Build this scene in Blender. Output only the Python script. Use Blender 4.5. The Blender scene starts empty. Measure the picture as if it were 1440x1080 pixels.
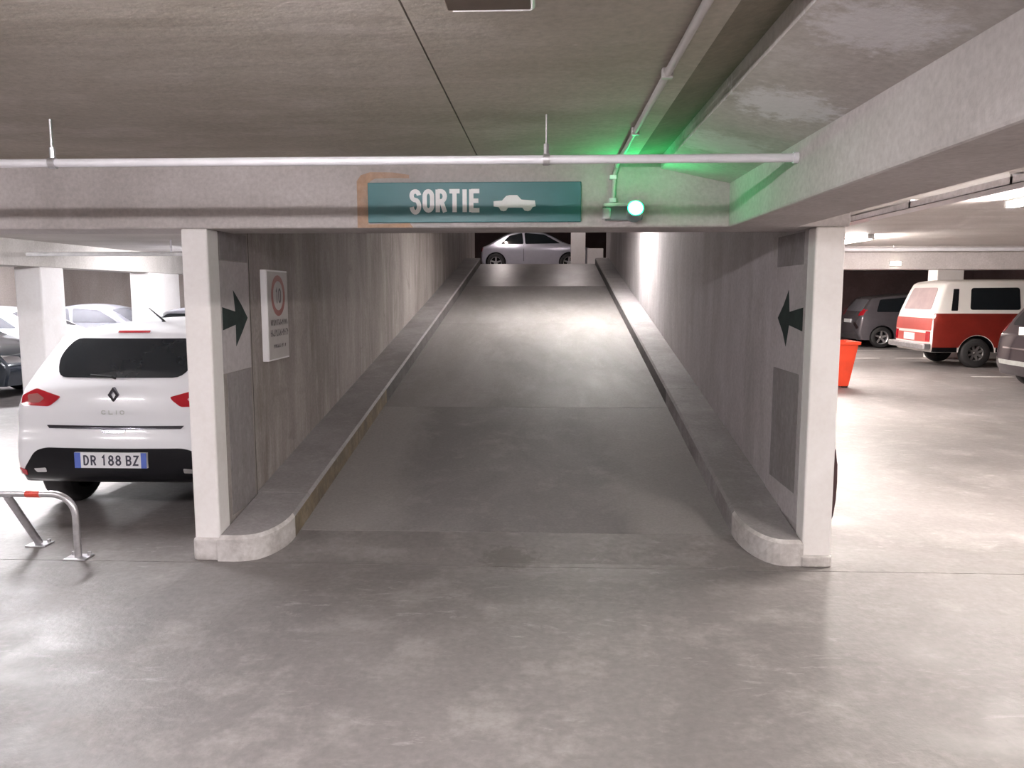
import bpy, bmesh, math, random
from mathutils import Vector, Matrix
from mathutils.bvhtree import BVHTree
random.seed(7)
S = bpy.context.scene
COL = S.collection
PI = math.pi

# ------------------------------------------------------------------ camera, world, exposure
cam_d = bpy.data.cameras.new('camera')
cam_d.sensor_width = 36.0
cam_d.lens = 27.5
cam_d.clip_start = 0.05
cam = bpy.data.objects.new('camera', cam_d)
COL.objects.link(cam)
cam.location = (0, 0, 1.65)
cam.rotation_euler = (math.radians(90 - 6.637), 0, math.radians(2.447))
S.camera = cam
W = bpy.data.worlds.new('world')
S.world = W
W.use_nodes = True
W.node_tree.nodes['Background'].inputs[0].default_value = (0.8, 0.85, 1, 1)
W.node_tree.nodes['Background'].inputs[1].default_value = 0.0
S.view_settings.view_transform = 'Standard'
S.view_settings.look = 'None'
S.view_settings.gamma = 1.0
S.view_settings.use_curve_mapping = False
S.view_settings.exposure = 0.0
S.cycles.diffuse_bounces = 8
S.cycles.max_bounces = 14
LAMP_AISLE = 260.0      # emission of the opal covers, by zone
LAMP_LEFT = 460.0
LAMP_RIGHT = 640.0
LAMP_RAMP = 720.0
LAMP_DECK = 150.0

# ------------------------------------------------------------------ materials
MATS = {}


def nodes_mat(name):
    m = bpy.data.materials.new(name)
    m.use_nodes = True
    nt = m.node_tree
    return m, nt, nt.nodes['Principled BSDF']


def col(c):
    return (c[0], c[1], c[2], 1.0)


def N(nt, typ, **kw):
    n = nt.nodes.new(typ)
    for k, v in kw.items():
        setattr(n, k, v)
    return n


def noise(nt, vec, scale, detail=5, rough=0.6, dist=0.0):
    n = N(nt, 'ShaderNodeTexNoise')
    n.inputs['Scale'].default_value = scale
    n.inputs['Detail'].default_value = detail
    n.inputs['Roughness'].default_value = rough
    n.inputs['Distortion'].default_value = dist
    nt.links.new(vec, n.inputs['Vector'])
    return n.outputs['Fac']


def ramp(nt, fac, p0, p1, c0=(0, 0, 0), c1=(1, 1, 1)):
    r = N(nt, 'ShaderNodeValToRGB')
    r.color_ramp.elements[0].position = p0
    r.color_ramp.elements[1].position = p1
    r.color_ramp.elements[0].color = col(c0)
    r.color_ramp.elements[1].color = col(c1)
    nt.links.new(fac, r.inputs[0])
    return r.outputs[0]


def mix(nt, fac, a, b, mode='MIX'):
    m = N(nt, 'ShaderNodeMix', data_type='RGBA', blend_type=mode)
    for sock, v in ((m.inputs[0], fac), (m.inputs[6], a), (m.inputs[7], b)):
        if isinstance(v, bpy.types.NodeSocket):
            nt.links.new(v, sock)
        elif isinstance(v, (int, float)):
            sock.default_value = v
        else:
            sock.default_value = col(v)
    return m.outputs[2]


def math_n(nt, op, a, b=None, c=None):
    n = N(nt, 'ShaderNodeMath', operation=op)
    for i, v in enumerate((a, b, c)):
        if v is None:
            continue
        if isinstance(v, bpy.types.NodeSocket):
            nt.links.new(v, n.inputs[i])
        else:
            n.inputs[i].default_value = v
    return n.outputs[0]


def coords(nt, scale=(1, 1, 1)):
    tc = N(nt, 'ShaderNodeTexCoord')
    mp = N(nt, 'ShaderNodeMapping')
    mp.inputs['Scale'].default_value = scale
    nt.links.new(tc.outputs['Object'], mp.inputs[0])
    return mp.outputs[0], tc


def bump(nt, bsdf, h, strength=0.3, dist=0.01):
    b = N(nt, 'ShaderNodeBump')
    b.inputs['Strength'].default_value = strength
    b.inputs['Distance'].default_value = dist
    nt.links.new(h, b.inputs['Height'])
    nt.links.new(b.outputs[0], bsdf.inputs['Normal'])


def concrete(name, base, dark, light, rough=0.75, big=0.7, stretch=(1, 1, 1), light_amt=0.35,
             dark_amt=0.6, fine=40, bumpy=0.25, blotch=None, rough_var=0.0, boards=None, spots=0.5, scuff=0.0):
    m, nt, b = nodes_mat(name)
    v, tc = coords(nt, stretch)
    v1, _ = coords(nt)
    n1 = noise(nt, v, big, 7, 0.62, 0.5)
    n2 = noise(nt, v, big * 4.3, 8, 0.7)
    n3 = noise(nt, v1, fine, 4, 0.6)
    c = mix(nt, ramp(nt, n1, 0.36, 0.66), dark, base)
    c = mix(nt, math_n(nt, 'MULTIPLY', ramp(nt, n2, 0.5, 0.72), light_amt), c, light)
    n4 = noise(nt, v1, big * 2.1 + 1.3, 6, 0.65, 1.0)
    c = mix(nt, math_n(nt, 'MULTIPLY', ramp(nt, n4, 0.55, 0.75), dark_amt), c, dark)
    c = mix(nt, 0.22, c, ramp(nt, n3, 0.3, 0.7, (0.25, 0.25, 0.25), (0.75, 0.75, 0.75)), 'OVERLAY')
    if spots:
        vo = N(nt, 'ShaderNodeTexVoronoi')
        vo.inputs['Scale'].default_value = 5.0
        nt.links.new(v1, vo.inputs['Vector'])
        c = mix(nt, math_n(nt, 'MULTIPLY', ramp(nt, vo.outputs['Distance'], 0.02, 0.05, (1, 1, 1), (0, 0, 0)), spots), c, light)
    if scuff:                       # small pale scuffs, stretched across the traffic
        vs_, _ = coords(nt, (0.7, 1.9, 1))
        s1 = noise(nt, vs_, 7.0, 8, 0.75, 0.4)
        s2 = noise(nt, vs_, 0.9, 3, 0.5)
        sf = math_n(nt, 'MULTIPLY', ramp(nt, s1, 0.56, 0.68), ramp(nt, s2, 0.42, 0.62))
        c = mix(nt, math_n(nt, 'MULTIPLY', sf, scuff), c, light)
        s3 = noise(nt, v1, 11.0, 8, 0.8)
        c = mix(nt, math_n(nt, 'MULTIPLY', ramp(nt, s3, 0.55, 0.7), 0.35), c, dark)
    if blotch:                      # worn pale patches: (x, y, z, radius, strength, colour)
        for (bx, by, bz, br, bs, bc) in blotch:
            vs = N(nt, 'ShaderNodeVectorMath', operation='DISTANCE')
            nt.links.new(tc.outputs['Object'], vs.inputs[0])
            vs.inputs[1].default_value = (bx, by, bz)
            d = math_n(nt, 'DIVIDE', vs.outputs['Value'], br)
            nn = noise(nt, v1, 4.0 / br if br < 1 else 3.0, 6, 0.7)
            d = math_n(nt, 'ADD', d, math_n(nt, 'MULTIPLY', math_n(nt, 'SUBTRACT', nn, 0.5), 2.2))
            f = ramp(nt, d, 0.55, 1.0, (1, 1, 1), (0, 0, 0))
            c = mix(nt, math_n(nt, 'MULTIPLY', f, bs), c, bc)
    nt.links.new(c, b.inputs['Base Color'])
    if rough_var:
        r = ramp(nt, n2, 0.3, 0.7, (rough - rough_var,) * 3, (rough + rough_var,) * 3)
        nt.links.new(r, b.inputs['Roughness'])
    else:
        b.inputs['Roughness'].default_value = rough
    hgt = math_n(nt, 'ADD', math_n(nt, 'MULTIPLY', n3, 0.35), n2)
    if boards:
        wv = N(nt, 'ShaderNodeTexWave', wave_type='BANDS', bands_direction=boards[0])
        wv.inputs['Scale'].default_value = boards[1]
        wv.inputs['Distortion'].default_value = 0.6
        nt.links.new(v1, wv.inputs['Vector'])
        hgt = math_n(nt, 'ADD', hgt, math_n(nt, 'MULTIPLY', wv.outputs['Fac'], 0.15))
    bump(nt, b, hgt, bumpy, 0.02)
    return m


def plain(name, c, rough=0.5, metal=0.0, coat=0.0, var=0.12, scale=9.0, emit=None, spec=None):
    m, nt, b = nodes_mat(name)
    v, _ = coords(nt)
    n = noise(nt, v, scale, 5, 0.6)
    lo = tuple(x * (1 - var) for x in c)
    hi = tuple(min(1, x * (1 + var)) for x in c)
    nt.links.new(ramp(nt, n, 0.3, 0.7, lo, hi), b.inputs['Base Color'])
    b.inputs['Roughness'].default_value = rough
    b.inputs['Metallic'].default_value = metal
    b.inputs['Coat Weight'].default_value = coat
    b.inputs['Coat Roughness'].default_value = 0.05
    if spec is not None:
        b.inputs['Specular IOR Level'].default_value = spec
    if emit:
        b.inputs['Emission Color'].default_value = col(emit[0])
        b.inputs['Emission Strength'].default_value = emit[1]
    return m


def glass(name, c, rough=0.03):
    m, nt, b = nodes_mat(name)
    v, _ = coords(nt)
    n = noise(nt, v, 3.0)
    nt.links.new(ramp(nt, n, 0.3, 0.7, tuple(x * 0.8 for x in c), c), b.inputs['Base Color'])
    b.inputs['Roughness'].default_value = rough
    b.inputs['Specular IOR Level'].default_value = 0.35
    return m


M_FLOOR = concrete('worn_floor_concrete', (0.215, 0.196, 0.193), (0.150, 0.136, 0.133), (0.42, 0.39, 0.38), rough=0.55,
                   big=0.55, light_amt=0.5, dark_amt=0.5, fine=26, bumpy=0.3, rough_var=0.12, spots=0.12, scuff=0.6,
                   blotch=[(-0.22, 4.70, 0.0, 0.20, 0.55, (0.085, 0.072, 0.062))])
M_RAMP = concrete('ramp_concrete', (0.25, 0.23, 0.228), (0.165, 0.15, 0.147), (0.42, 0.39, 0.385), rough=0.66, big=0.6,
                  stretch=(1.6, 0.5, 1), light_amt=0.3, dark_amt=0.45, fine=60, bumpy=0.12, rough_var=0.08, spots=0.0)
M_RAMP_TOP = concrete('polished_ramp_concrete', (0.25, 0.23, 0.228), (0.165, 0.15, 0.147), (0.42, 0.39, 0.385), rough=0.42, big=0.9,
                     stretch=(1.6, 0.5, 1), light_amt=0.3, dark_amt=0.45, fine=60, bumpy=0.015, rough_var=0.05, spots=0.0)


def ramp_dark():
    # older dark pour, worn pale towards both wheel-free margins
    m, nt, b = nodes_mat('dark_ramp_concrete')
    v, tc = coords(nt, (1.3, 0.7, 1))
    v1, _ = coords(nt)
    n1 = noise(nt, v, 0.9, 7, 0.65, 0.6)
    n2 = noise(nt, v1, 4.0, 8, 0.7)
    n3 = noise(nt, v1, 50, 4, 0.6)
    c = mix(nt, ramp(nt, n1, 0.35, 0.65), (0.165, 0.152, 0.153), (0.215, 0.198, 0.198))
    sx = N(nt, 'ShaderNodeSeparateXYZ')
    nt.links.new(tc.outputs['Object'], sx.inputs[0])
    d = math_n(nt, 'ABSOLUTE', math_n(nt, 'ADD', sx.outputs[0], 0.25))
    d = math_n(nt, 'ADD', d, math_n(nt, 'MULTIPLY', math_n(nt, 'SUBTRACT', n1, 0.5), 0.9))
    c = mix(nt, ramp(nt, d, 0.65, 1.6), c, (0.255, 0.236, 0.232))
    c = mix(nt, math_n(nt, 'MULTIPLY', ramp(nt, n2, 0.52, 0.72), 0.35), c, (0.34, 0.315, 0.305))
    c = mix(nt, 0.2, c, ramp(nt, n3, 0.3, 0.7, (0.25,) * 3, (0.75,) * 3), 'OVERLAY')
    nt.links.new(c, b.inputs['Base Color'])
    b.inputs['Roughness'].default_value = 0.7
    bump(nt, b, n2, 0.12, 0.02)
    return m


M_RAMP_DARK = ramp_dark()
M_CEIL = concrete('ceiling_concrete', (0.49, 0.448, 0.40), (0.34, 0.30, 0.25), (0.66, 0.61, 0.59), rough=0.85, big=0.5,
                  stretch=(0.7, 1.3, 1), light_amt=0.5, dark_amt=0.45, fine=35, bumpy=0.2, boards=('Y', 2.2), spots=0.5)
M_CEIL_PALE = concrete('pale_ceiling_concrete', (0.62, 0.585, 0.56), (0.48, 0.45, 0.42), (0.75, 0.72, 0.7), rough=0.85, big=0.5,
                       stretch=(0.6, 1.7, 1), fine=35, bumpy=0.2, spots=0.2)
M_HAUNCH = concrete('haunch_concrete', (0.56, 0.525, 0.50), (0.43, 0.40, 0.375), (0.76, 0.74, 0.74), rough=0.85, big=0.9,
                    light_amt=0.4, dark_amt=0.4, fine=35, bumpy=0.25, spots=0.8,
                    blotch=[(0.86, 2.95, 2.32, 0.22, 0.75, (0.80, 0.79, 0.82)), (0.80, 3.75, 2.33, 0.25, 0.55, (0.78, 0.77, 0.78)),
                            (0.85, 2.12, 2.32, 0.2, 0.6, (0.80, 0.79, 0.82))])
M_GROOVE = concrete('dark_groove_concrete', (0.24, 0.205, 0.165), (0.16, 0.13, 0.10), (0.25, 0.22, 0.19), rough=0.9, big=0.9, fine=35)  # groove strip, a darker tone than the ceiling on either side
M_BEAM = concrete('beam_concrete', (0.56, 0.52, 0.515), (0.44, 0.405, 0.395), (0.7, 0.66, 0.66), rough=0.8, big=0.8,
                  light_amt=0.35, dark_amt=0.4, fine=40, bumpy=0.2, spots=0.35)
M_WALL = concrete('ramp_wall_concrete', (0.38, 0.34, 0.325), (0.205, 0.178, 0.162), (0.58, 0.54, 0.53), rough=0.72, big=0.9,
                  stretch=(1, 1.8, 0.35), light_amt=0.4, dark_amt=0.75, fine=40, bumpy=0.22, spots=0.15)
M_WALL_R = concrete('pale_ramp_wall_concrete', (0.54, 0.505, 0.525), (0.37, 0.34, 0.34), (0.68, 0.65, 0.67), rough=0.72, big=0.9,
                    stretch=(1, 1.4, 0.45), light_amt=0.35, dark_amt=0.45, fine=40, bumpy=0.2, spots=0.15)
M_BACK = concrete('bay_wall_concrete', (0.33, 0.285, 0.265), (0.24, 0.2, 0.185), (0.42, 0.38, 0.36), rough=0.8, big=0.6,
                  stretch=(1, 1, 0.3), fine=30, spots=0.0)
M_BACK_R = concrete('maroon_wall_concrete', (0.12, 0.075, 0.075), (0.08, 0.05, 0.05), (0.18, 0.13, 0.13), rough=0.8, big=0.6, fine=30, spots=0.0)
M_PAINT = concrete('white_wall_paint', (0.88, 0.855, 0.85), (0.80, 0.765, 0.75), (0.92, 0.90, 0.90), rough=0.6, big=1.3,
                   light_amt=0.3, dark_amt=0.35, fine=30, bumpy=0.08, spots=0.0)
M_PAINT_WORN = concrete('worn_white_kerb_paint', (0.72, 0.69, 0.68), (0.42, 0.39, 0.375), (0.85, 0.83, 0.83), rough=0.65, big=3.0,
                        light_amt=0.4, dark_amt=0.75, fine=30, bumpy=0.15, spots=0.0)
M_PANEL = concrete('pale_grey_paint', (0.49, 0.455, 0.47), (0.43, 0.395, 0.40), (0.56, 0.53, 0.55), rough=0.7, big=1.6, fine=30, bumpy=0.1, spots=0.0)
M_PANEL_DK = concrete('bare_grey_render', (0.27, 0.25, 0.255), (0.21, 0.19, 0.19), (0.42, 0.39, 0.39), rough=0.8, big=2.4,
                      stretch=(1, 1.5, 0.5), light_amt=0.4, fine=30, bumpy=0.2, spots=0.0)
M_KERB = concrete('kerb_concrete', (0.31, 0.29, 0.295), (0.23, 0.212, 0.212), (0.45, 0.43, 0.43), rough=0.65, big=1.4, fine=45, bumpy=0.15, spots=0.0)
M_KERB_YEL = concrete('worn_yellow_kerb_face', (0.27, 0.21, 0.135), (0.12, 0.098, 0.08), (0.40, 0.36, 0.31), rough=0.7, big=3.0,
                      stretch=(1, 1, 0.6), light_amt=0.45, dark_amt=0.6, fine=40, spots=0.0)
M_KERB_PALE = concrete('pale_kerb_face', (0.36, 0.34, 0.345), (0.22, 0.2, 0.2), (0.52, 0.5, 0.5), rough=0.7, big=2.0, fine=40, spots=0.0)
M_KERB_SHADE = concrete('shaded_kerb_face', (0.13, 0.12, 0.12), (0.08, 0.072, 0.07), (0.24, 0.22, 0.22), rough=0.7, big=2.0, fine=40, spots=0.0)  # shade on the farther kerb faces, put into a darker colour
M_JOINT = plain('joint_filler', (0.09, 0.08, 0.075), 0.9)

M_ARROW = plain('dark_green_arrow_paint', (0.028, 0.04, 0.038), 0.8, var=0.25, spec=0.15)
M_TEAL = plain('teal_sign_paint', (0.032, 0.165, 0.185), 0.42, var=0.10, scale=3)
M_WHITE = plain('white_lettering', (0.86, 0.87, 0.88), 0.5, var=0.03)
M_SIGN_SHADE = plain('shaded_sign_enamel', (0.47, 0.44, 0.43), 0.45, var=0.06)  # white face turned from the lamps, its shade put into the colour
M_SIGNE = plain('white_sign_edge', (0.88, 0.86, 0.88), 0.45, var=0.03)
M_RED = plain('dull_red_ring', (0.30, 0.10, 0.09), 0.5)
M_INK = plain('dark_sign_ink', (0.11, 0.095, 0.10), 0.6)
M_RUST = concrete('rust_orange_stain', (0.52, 0.33, 0.215), (0.44, 0.31, 0.235), (0.56, 0.45, 0.39), rough=0.85, big=4, fine=30, spots=0)
M_GALV = plain('galvanised_steel', (0.62, 0.61, 0.63), 0.38, 0.85, var=0.15, scale=20)
M_PIPE = plain('pale_grey_pipe_paint', (0.80, 0.79, 0.83), 0.4, 0.1, var=0.06)
M_CONDUIT = plain('grey_plastic_conduit', (0.50, 0.48, 0.47), 0.45, var=0.06)
M_WHEEL_DK = plain('dull_steel_wheel', (0.16, 0.15, 0.15), 0.5, 0.5)
M_CHROME = plain('chrome', (0.75, 0.75, 0.77), 0.12, 1.0, var=0.04)
M_DARKCHROME = plain('dark_chrome', (0.20, 0.20, 0.23), 0.2, 1.0, var=0.04)
M_RUBBER = plain('black_rubber', (0.018, 0.017, 0.018), 0.7)
M_GUARD = plain('dark_maroon_rubber', (0.05, 0.02, 0.022), 0.6)
M_PLASTIC = plain('black_trim_plastic', (0.008, 0.008, 0.010), 0.3, spec=0.25)
M_DARKBOX = plain('brown_steel_box', (0.16, 0.125, 0.10), 0.6)
M_REFLRED = plain('red_reflective_band', (0.72, 0.075, 0.05), 0.35, var=0.08)
M_BIN = plain('orange_red_plastic', (0.78, 0.072, 0.028), 0.4, var=0.08, scale=4)
M_CAR_WHITE = plain('white_car_paint', (0.80, 0.81, 0.84), 0.28, 0, 0.6, var=0.02, scale=2)
M_CAR_CREAM = plain('white_van_paint', (0.80, 0.77, 0.74), 0.35, 0, 0.3, var=0.03, scale=2)
M_CAR_RED = plain('faded_red_van_paint', (0.36, 0.038, 0.026), 0.4, 0, 0.2, var=0.12, scale=3)
M_CAR_REDL = plain('pale_red_tailgate_paint', (0.50, 0.10, 0.085), 0.4, 0, 0.2, var=0.08, scale=3)
M_CAR_BLACK = plain('dark_aubergine_car_paint', (0.032, 0.024, 0.030), 0.2, 0.2, 0.8, var=0.05)
M_CAR_GREY = plain('slate_grey_car_paint', (0.13, 0.12, 0.135), 0.25, 0.4, 0.7, var=0.05)
M_CAR_BLUE = plain('blue_black_car_paint', (0.018, 0.024, 0.034), 0.2, 0.2, 0.8, var=0.05)
M_CAR_SILVER = plain('silver_car_paint', (0.46, 0.46, 0.53), 0.3, 0.5, 0.6, var=0.04)
M_GLASS = glass('tinted_car_glass', (0.010, 0.013, 0.016))
M_GLASS_PALE = glass('hazy_car_glass', (0.50, 0.38, 0.38), 0.7)
M_GLASS_GREY = glass('grey_car_glass', (0.16, 0.16, 0.18), 0.1)
M_TAIL = plain('red_lamp_plastic', (0.40, 0.012, 0.022), 0.12, 0, 0.8)
M_TAILW = plain('pale_pink_lamp_plastic', (0.75, 0.42, 0.48), 0.12, 0, 0.8)
M_PLATE = plain('number_plate_white', (0.80, 0.80, 0.83), 0.4, var=0.02)
M_PLATEB = plain('number_plate_blue', (0.10, 0.16, 0.52), 0.4)
M_PLATET = plain('number_plate_ink', (0.05, 0.05, 0.075), 0.5)
M_BADGE = plain('pale_badge_chrome', (0.52, 0.54, 0.52), 0.3, 0.6)
M_HOUSING = plain('white_lamp_housing', (0.82, 0.82, 0.82), 0.4)
M_CLEAR = plain('grey_lamp_casing', (0.20, 0.26, 0.25), 0.3)


def emitter(name, c, s):
    m, nt, b = nodes_mat(name)
    v, _ = coords(nt)
    n = noise(nt, v, 2.0, 1)
    nt.links.new(ramp(nt, n, 0.2, 0.8, tuple(x * 0.97 for x in c), c), b.inputs['Emission Color'])
    b.inputs['Base Color'].default_value = (0.8, 0.8, 0.8, 1)
    b.inputs['Emission Strength'].default_value = s
    return m


M_TUBE_A = emitter('lit_opal_cover_aisle', (1.0, 0.94, 0.955), LAMP_AISLE)
M_TUBE_L = emitter('lit_opal_cover_left_bay', (0.985, 0.97, 1.0), LAMP_LEFT)
M_TUBE_R = emitter('lit_opal_cover_right_bay', (1.0, 0.915, 0.86), LAMP_RIGHT)
M_TUBE_U = emitter('lit_bulkhead_glass', (1.0, 0.955, 0.92), LAMP_RAMP)
M_TUBE_D = emitter('lit_opal_cover_deck', (1.0, 0.88, 0.86), LAMP_DECK)
M_LED = emitter('green_signal_lens', (0.006, 1.0, 0.26), 170.0)
M_SMALL = emitter('small_warm_lamp_glass', (1.0, 0.93, 0.8), 12.0)


# ------------------------------------------------------------------ mesh helpers
def link_bm(name, bm, mat, parent=None, smooth=False):
    me = bpy.data.meshes.new(name)
    bmesh.ops.recalc_face_normals(bm, faces=bm.faces)
    bm.to_mesh(me)
    bm.free()
    mats = mat if isinstance(mat, (list, tuple)) else [mat]
    for m in mats:
        me.materials.append(m)
    if smooth:
        for p in me.polygons:
            p.use_smooth = True
        try:
            me.set_sharp_from_angle(angle=math.radians(38))
        except Exception:
            pass
    o = bpy.data.objects.new(name, me)
    COL.objects.link(o)
    if parent is not None:
        o.parent = parent
    return o


def add_box(bm, x0, x1, y0, y1, z0, z1, mi=0, bev=0.0, shear=0.0, yref=0.0):
    """axis-aligned box; shear lifts z by shear*(y-yref)"""
    vs = []
    for x in (x0, x1):
        for y in (y0, y1):
            for z in (z0, z1):
                vs.append(bm.verts.new((x, y, z + shear * (y - yref))))
    idx = [(0, 1, 3, 2), (4, 6, 7, 5), (0, 4, 5, 1), (2, 3, 7, 6), (0, 2, 6, 4), (1, 5, 7, 3)]
    fs = [bm.faces.new([vs[i] for i in f]) for f in idx]
    for f in fs:
        f.material_index = mi
    if bev:
        es = set(e for f in fs for e in f.edges)
        bmesh.ops.bevel(bm, geom=list(es), offset=bev, segments=2, profile=0.5, affect='EDGES')
    return vs


def box(name, x0, x1, y0, y1, z0, z1, mat, parent=None, bev=0.0, shear=0.0, yref=0.0):
    bm = bmesh.new()
    add_box(bm, x0, x1, y0, y1, z0, z1, 0, bev, shear, yref)
    return link_bm(name, bm, mat, parent)


def prism(name, pts, axis, a0, a1, mat, parent=None, bev=0.0, smooth=False):
    """extrude polygon pts along an axis: X -> pts=(y,z); Y -> (x,z); Z -> (x,y)"""
    bm = bmesh.new()

    def mk(p, a):
        return {'X': (a, p[0], p[1]), 'Y': (p[0], a, p[1]), 'Z': (p[0], p[1], a)}[axis]
    A = [bm.verts.new(mk(p, a0)) for p in pts]
    B = [bm.verts.new(mk(p, a1)) for p in pts]
    n = len(pts)
    bm.faces.new(A)
    bm.faces.new(B[::-1])
    for i in range(n):
        bm.faces.new([A[i], B[i], B[(i + 1) % n], A[(i + 1) % n]])
    if bev:
        bmesh.ops.bevel(bm, geom=list(bm.edges), offset=bev, segments=2, profile=0.5, affect='EDGES')
    return link_bm(name, bm, mat, parent, smooth)


def add_tube(bm, pts, r, seg=12, caps=True, mi=0):
    pts = [Vector(p) for p in pts]
    rings = []
    prev_n = None
    for i, p in enumerate(pts):
        if i == 0:
            t = pts[1] - p
        elif i == len(pts) - 1:
            t = p - pts[i - 1]
        else:
            t = (pts[i + 1] - p).normalized() + (p - pts[i - 1]).normalized()
        t.normalize()
        if prev_n is None:
            up = Vector((0, 0, 1)) if abs(t.z) < 0.9 else Vector((1, 0, 0))
            n = t.cross(up).normalized()
        else:
            n = (prev_n - t * prev_n.dot(t)).normalized()
        prev_n = n
        b = t.cross(n)
        rr = r[i] if isinstance(r, (list, tuple)) else r
        rings.append([bm.verts.new(p + (n * math.cos(2 * PI * k / seg) + b * math.sin(2 * PI * k / seg)) * rr) for k in range(seg)])
    for a, c in zip(rings, rings[1:]):
        for k in range(seg):
            f = bm.faces.new([a[k], a[(k + 1) % seg], c[(k + 1) % seg], c[k]])
            f.material_index = mi
    if caps:
        bm.faces.new(rings[0][::-1]).material_index = mi
        bm.faces.new(rings[-1]).material_index = mi


def tube(name, pts, r, mat, parent=None, seg=12):
    bm = bmesh.new()
    add_tube(bm, pts, r, seg)
    return link_bm(name, bm, mat, parent, True)


def thing(name, label, cat, loc=(0, 0, 0), rz=0.0, group=None):
    o = bpy.data.objects.new(name, None)
    o.empty_display_size = 0.1
    COL.objects.link(o)
    o.location = loc
    o.rotation_euler = (0, 0, rz)
    tag(o, label, cat, group)
    return o


def tag(o, label, cat, group=None):
    o['label'] = label
    o['category'] = cat
    if group:
        o['group'] = group
    return o


def struct(o, label=None, cat=None):
    o['kind'] = 'structure'
    if label:
        o['label'] = label
    if cat:
        o['category'] = cat
    return o


# stroke lettering ---------------------------------------------------------------
def arc(cx, cy, rx, ry, a0, a1, n=10):
    return [(cx + rx * math.cos(math.radians(a0 + (a1 - a0) * i / n)), cy + ry * math.sin(math.radians(a0 + (a1 - a0) * i / n))) for i in range(n + 1)]


GLYPH = {
    'S': [arc(.5, .73, .36, .19, 5, 270, 14)[:-1] + arc(.5, .27, .36, .27, 88, -172, 14)],
    'O': [arc(.5, .70, .36, .22, 0, 180) + arc(.5, .30, .36, .22, 180, 360) + [(.86, .70)]],
    'R': [[(.14, 0), (.14, 1)], [(.14, .92)] + arc(.45, .70, .38, .22, 90, -90) + [(.14, .48)], [(.5, .48), (.84, 0)]],
    'T': [[(0, .92), (1, .92)], [(.5, 0), (.5, .92)]],
    'I': [[(.5, 0), (.5, 1)]],
    'E': [[(.16, 0), (.16, 1)], [(.16, .92), (.95, .92)], [(.16, .5), (.85, .5)], [(.16, .08), (.95, .08)]],
    'D': [[(.14, 0), (.14, 1)], [(.14, .93)] + arc(.4, .5, .46, .43, 90, -90, 14) + [(.14, .07)]],
    'B': [[(.14, 0), (.14, 1)], [(.14, .93)] + arc(.5, .72, .33, .21, 90, -90) + [(.14, .51)], [(.5, .51)] + arc(.52, .29, .35, .22, 90, -90) + [(.14, .07)]],
    'Z': [[(.08, .93), (.9, .93), (.1, .07), (.94, .07)]],
    'C': [arc(.52, .68, .38, .25, 20, 180) + arc(.52, .32, .38, .25, 180, 340)],
    'L': [[(.16, 1), (.16, .08), (.92, .08)]],
    '1': [[(.25, .75), (.55, .95), (.55, 0)]],
    '8': [arc(.5, .74, .31, .2, 0, 360, 16), arc(.5, .29, .37, .23, 0, 360, 16)],
    '0': [arc(.5, .68, .36, .25, 0, 180) + arc(.5, .32, .36, .25, 180, 360) + [(.86, .68)]],
}


def add_stroke(bm, pl, w, place):
    """flat ribbon of width w along polyline pl; place(u,v)->3D"""
    n = len(pl)
    L, R = [], []
    closed = n > 3 and (Vector(pl[0]) - Vector(pl[-1])).length < 1e-6
    for i in range(n):
        p = Vector(pl[i])
        if closed:
            a = Vector(pl[(i - 1) % (n - 1)]) if i else Vector(pl[n - 2])
            b = Vector(pl[(i + 1)]) if i < n - 1 else Vector(pl[1])
        else:
            a = Vector(pl[max(i - 1, 0)])
            b = Vector(pl[min(i + 1, n - 1)])
        t1 = (p - a).normalized() if (p - a).length > 1e-9 else None
        t2 = (b - p).normalized() if (b - p).length > 1e-9 else None
        t1 = t1 or t2
        t2 = t2 or t1
        t = (t1 + t2)
        if t.length < 1e-6:
            t = t1
        t.normalize()
        nn = Vector((-t.y, t.x))
        k = 1.0 / max(0.45, nn.dot(Vector((-t1.y, t1.x))))
        L.append(bm.verts.new(place(*(p + nn * w / 2 * k))))
        R.append(bm.verts.new(place(*(p - nn * w / 2 * k))))
    for i in range(n - 1):
        bm.faces.new([L[i], L[i + 1], R[i + 1], R[i]])


def add_text(bm, text, u0, v0, h, cw, gap, w, place):
    u = u0
    k_ = 0                # overlapping strokes lie a hair apart
    for ch in text:
        if ch == ' ':
            u += cw * 0.55
            continue
        adv = cw * (0.42 if ch == 'I' else 1)
        for pl in GLYPH[ch]:
            pts = []
            for (a, b) in pl:
                uu = u + (a * cw if ch != 'I' else adv / 2)
                pts.append((uu, v0 + b * h))
            k_ += 1
            add_stroke(bm, pts, w, lambda a_, b_, dd=0.0002 * (k_ % 5): place(a_, b_, dd))
        u += adv + gap
    return u


# ------------------------------------------------------------------ THE SETTING
SL = 0.155            # ramp slope
Y0 = 4.65             # front plane of beam and ramp mouth


def rz(y):
    return SL * (y - Y0)


# floor slabs with a thin joint between them
fl = struct(box('floor', -13.0, 15.0, -6.0, 4.578, -0.2, 0.0, M_FLOOR))
fl2 = struct(box('floor', -13.0, 15.0, 4.586, 28.0, -0.2, 0.0, M_FLOOR))
struct(box('floor_joint', -13.0, 15.0, 4.578, 4.588, -0.2, -0.006, M_JOINT))

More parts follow.
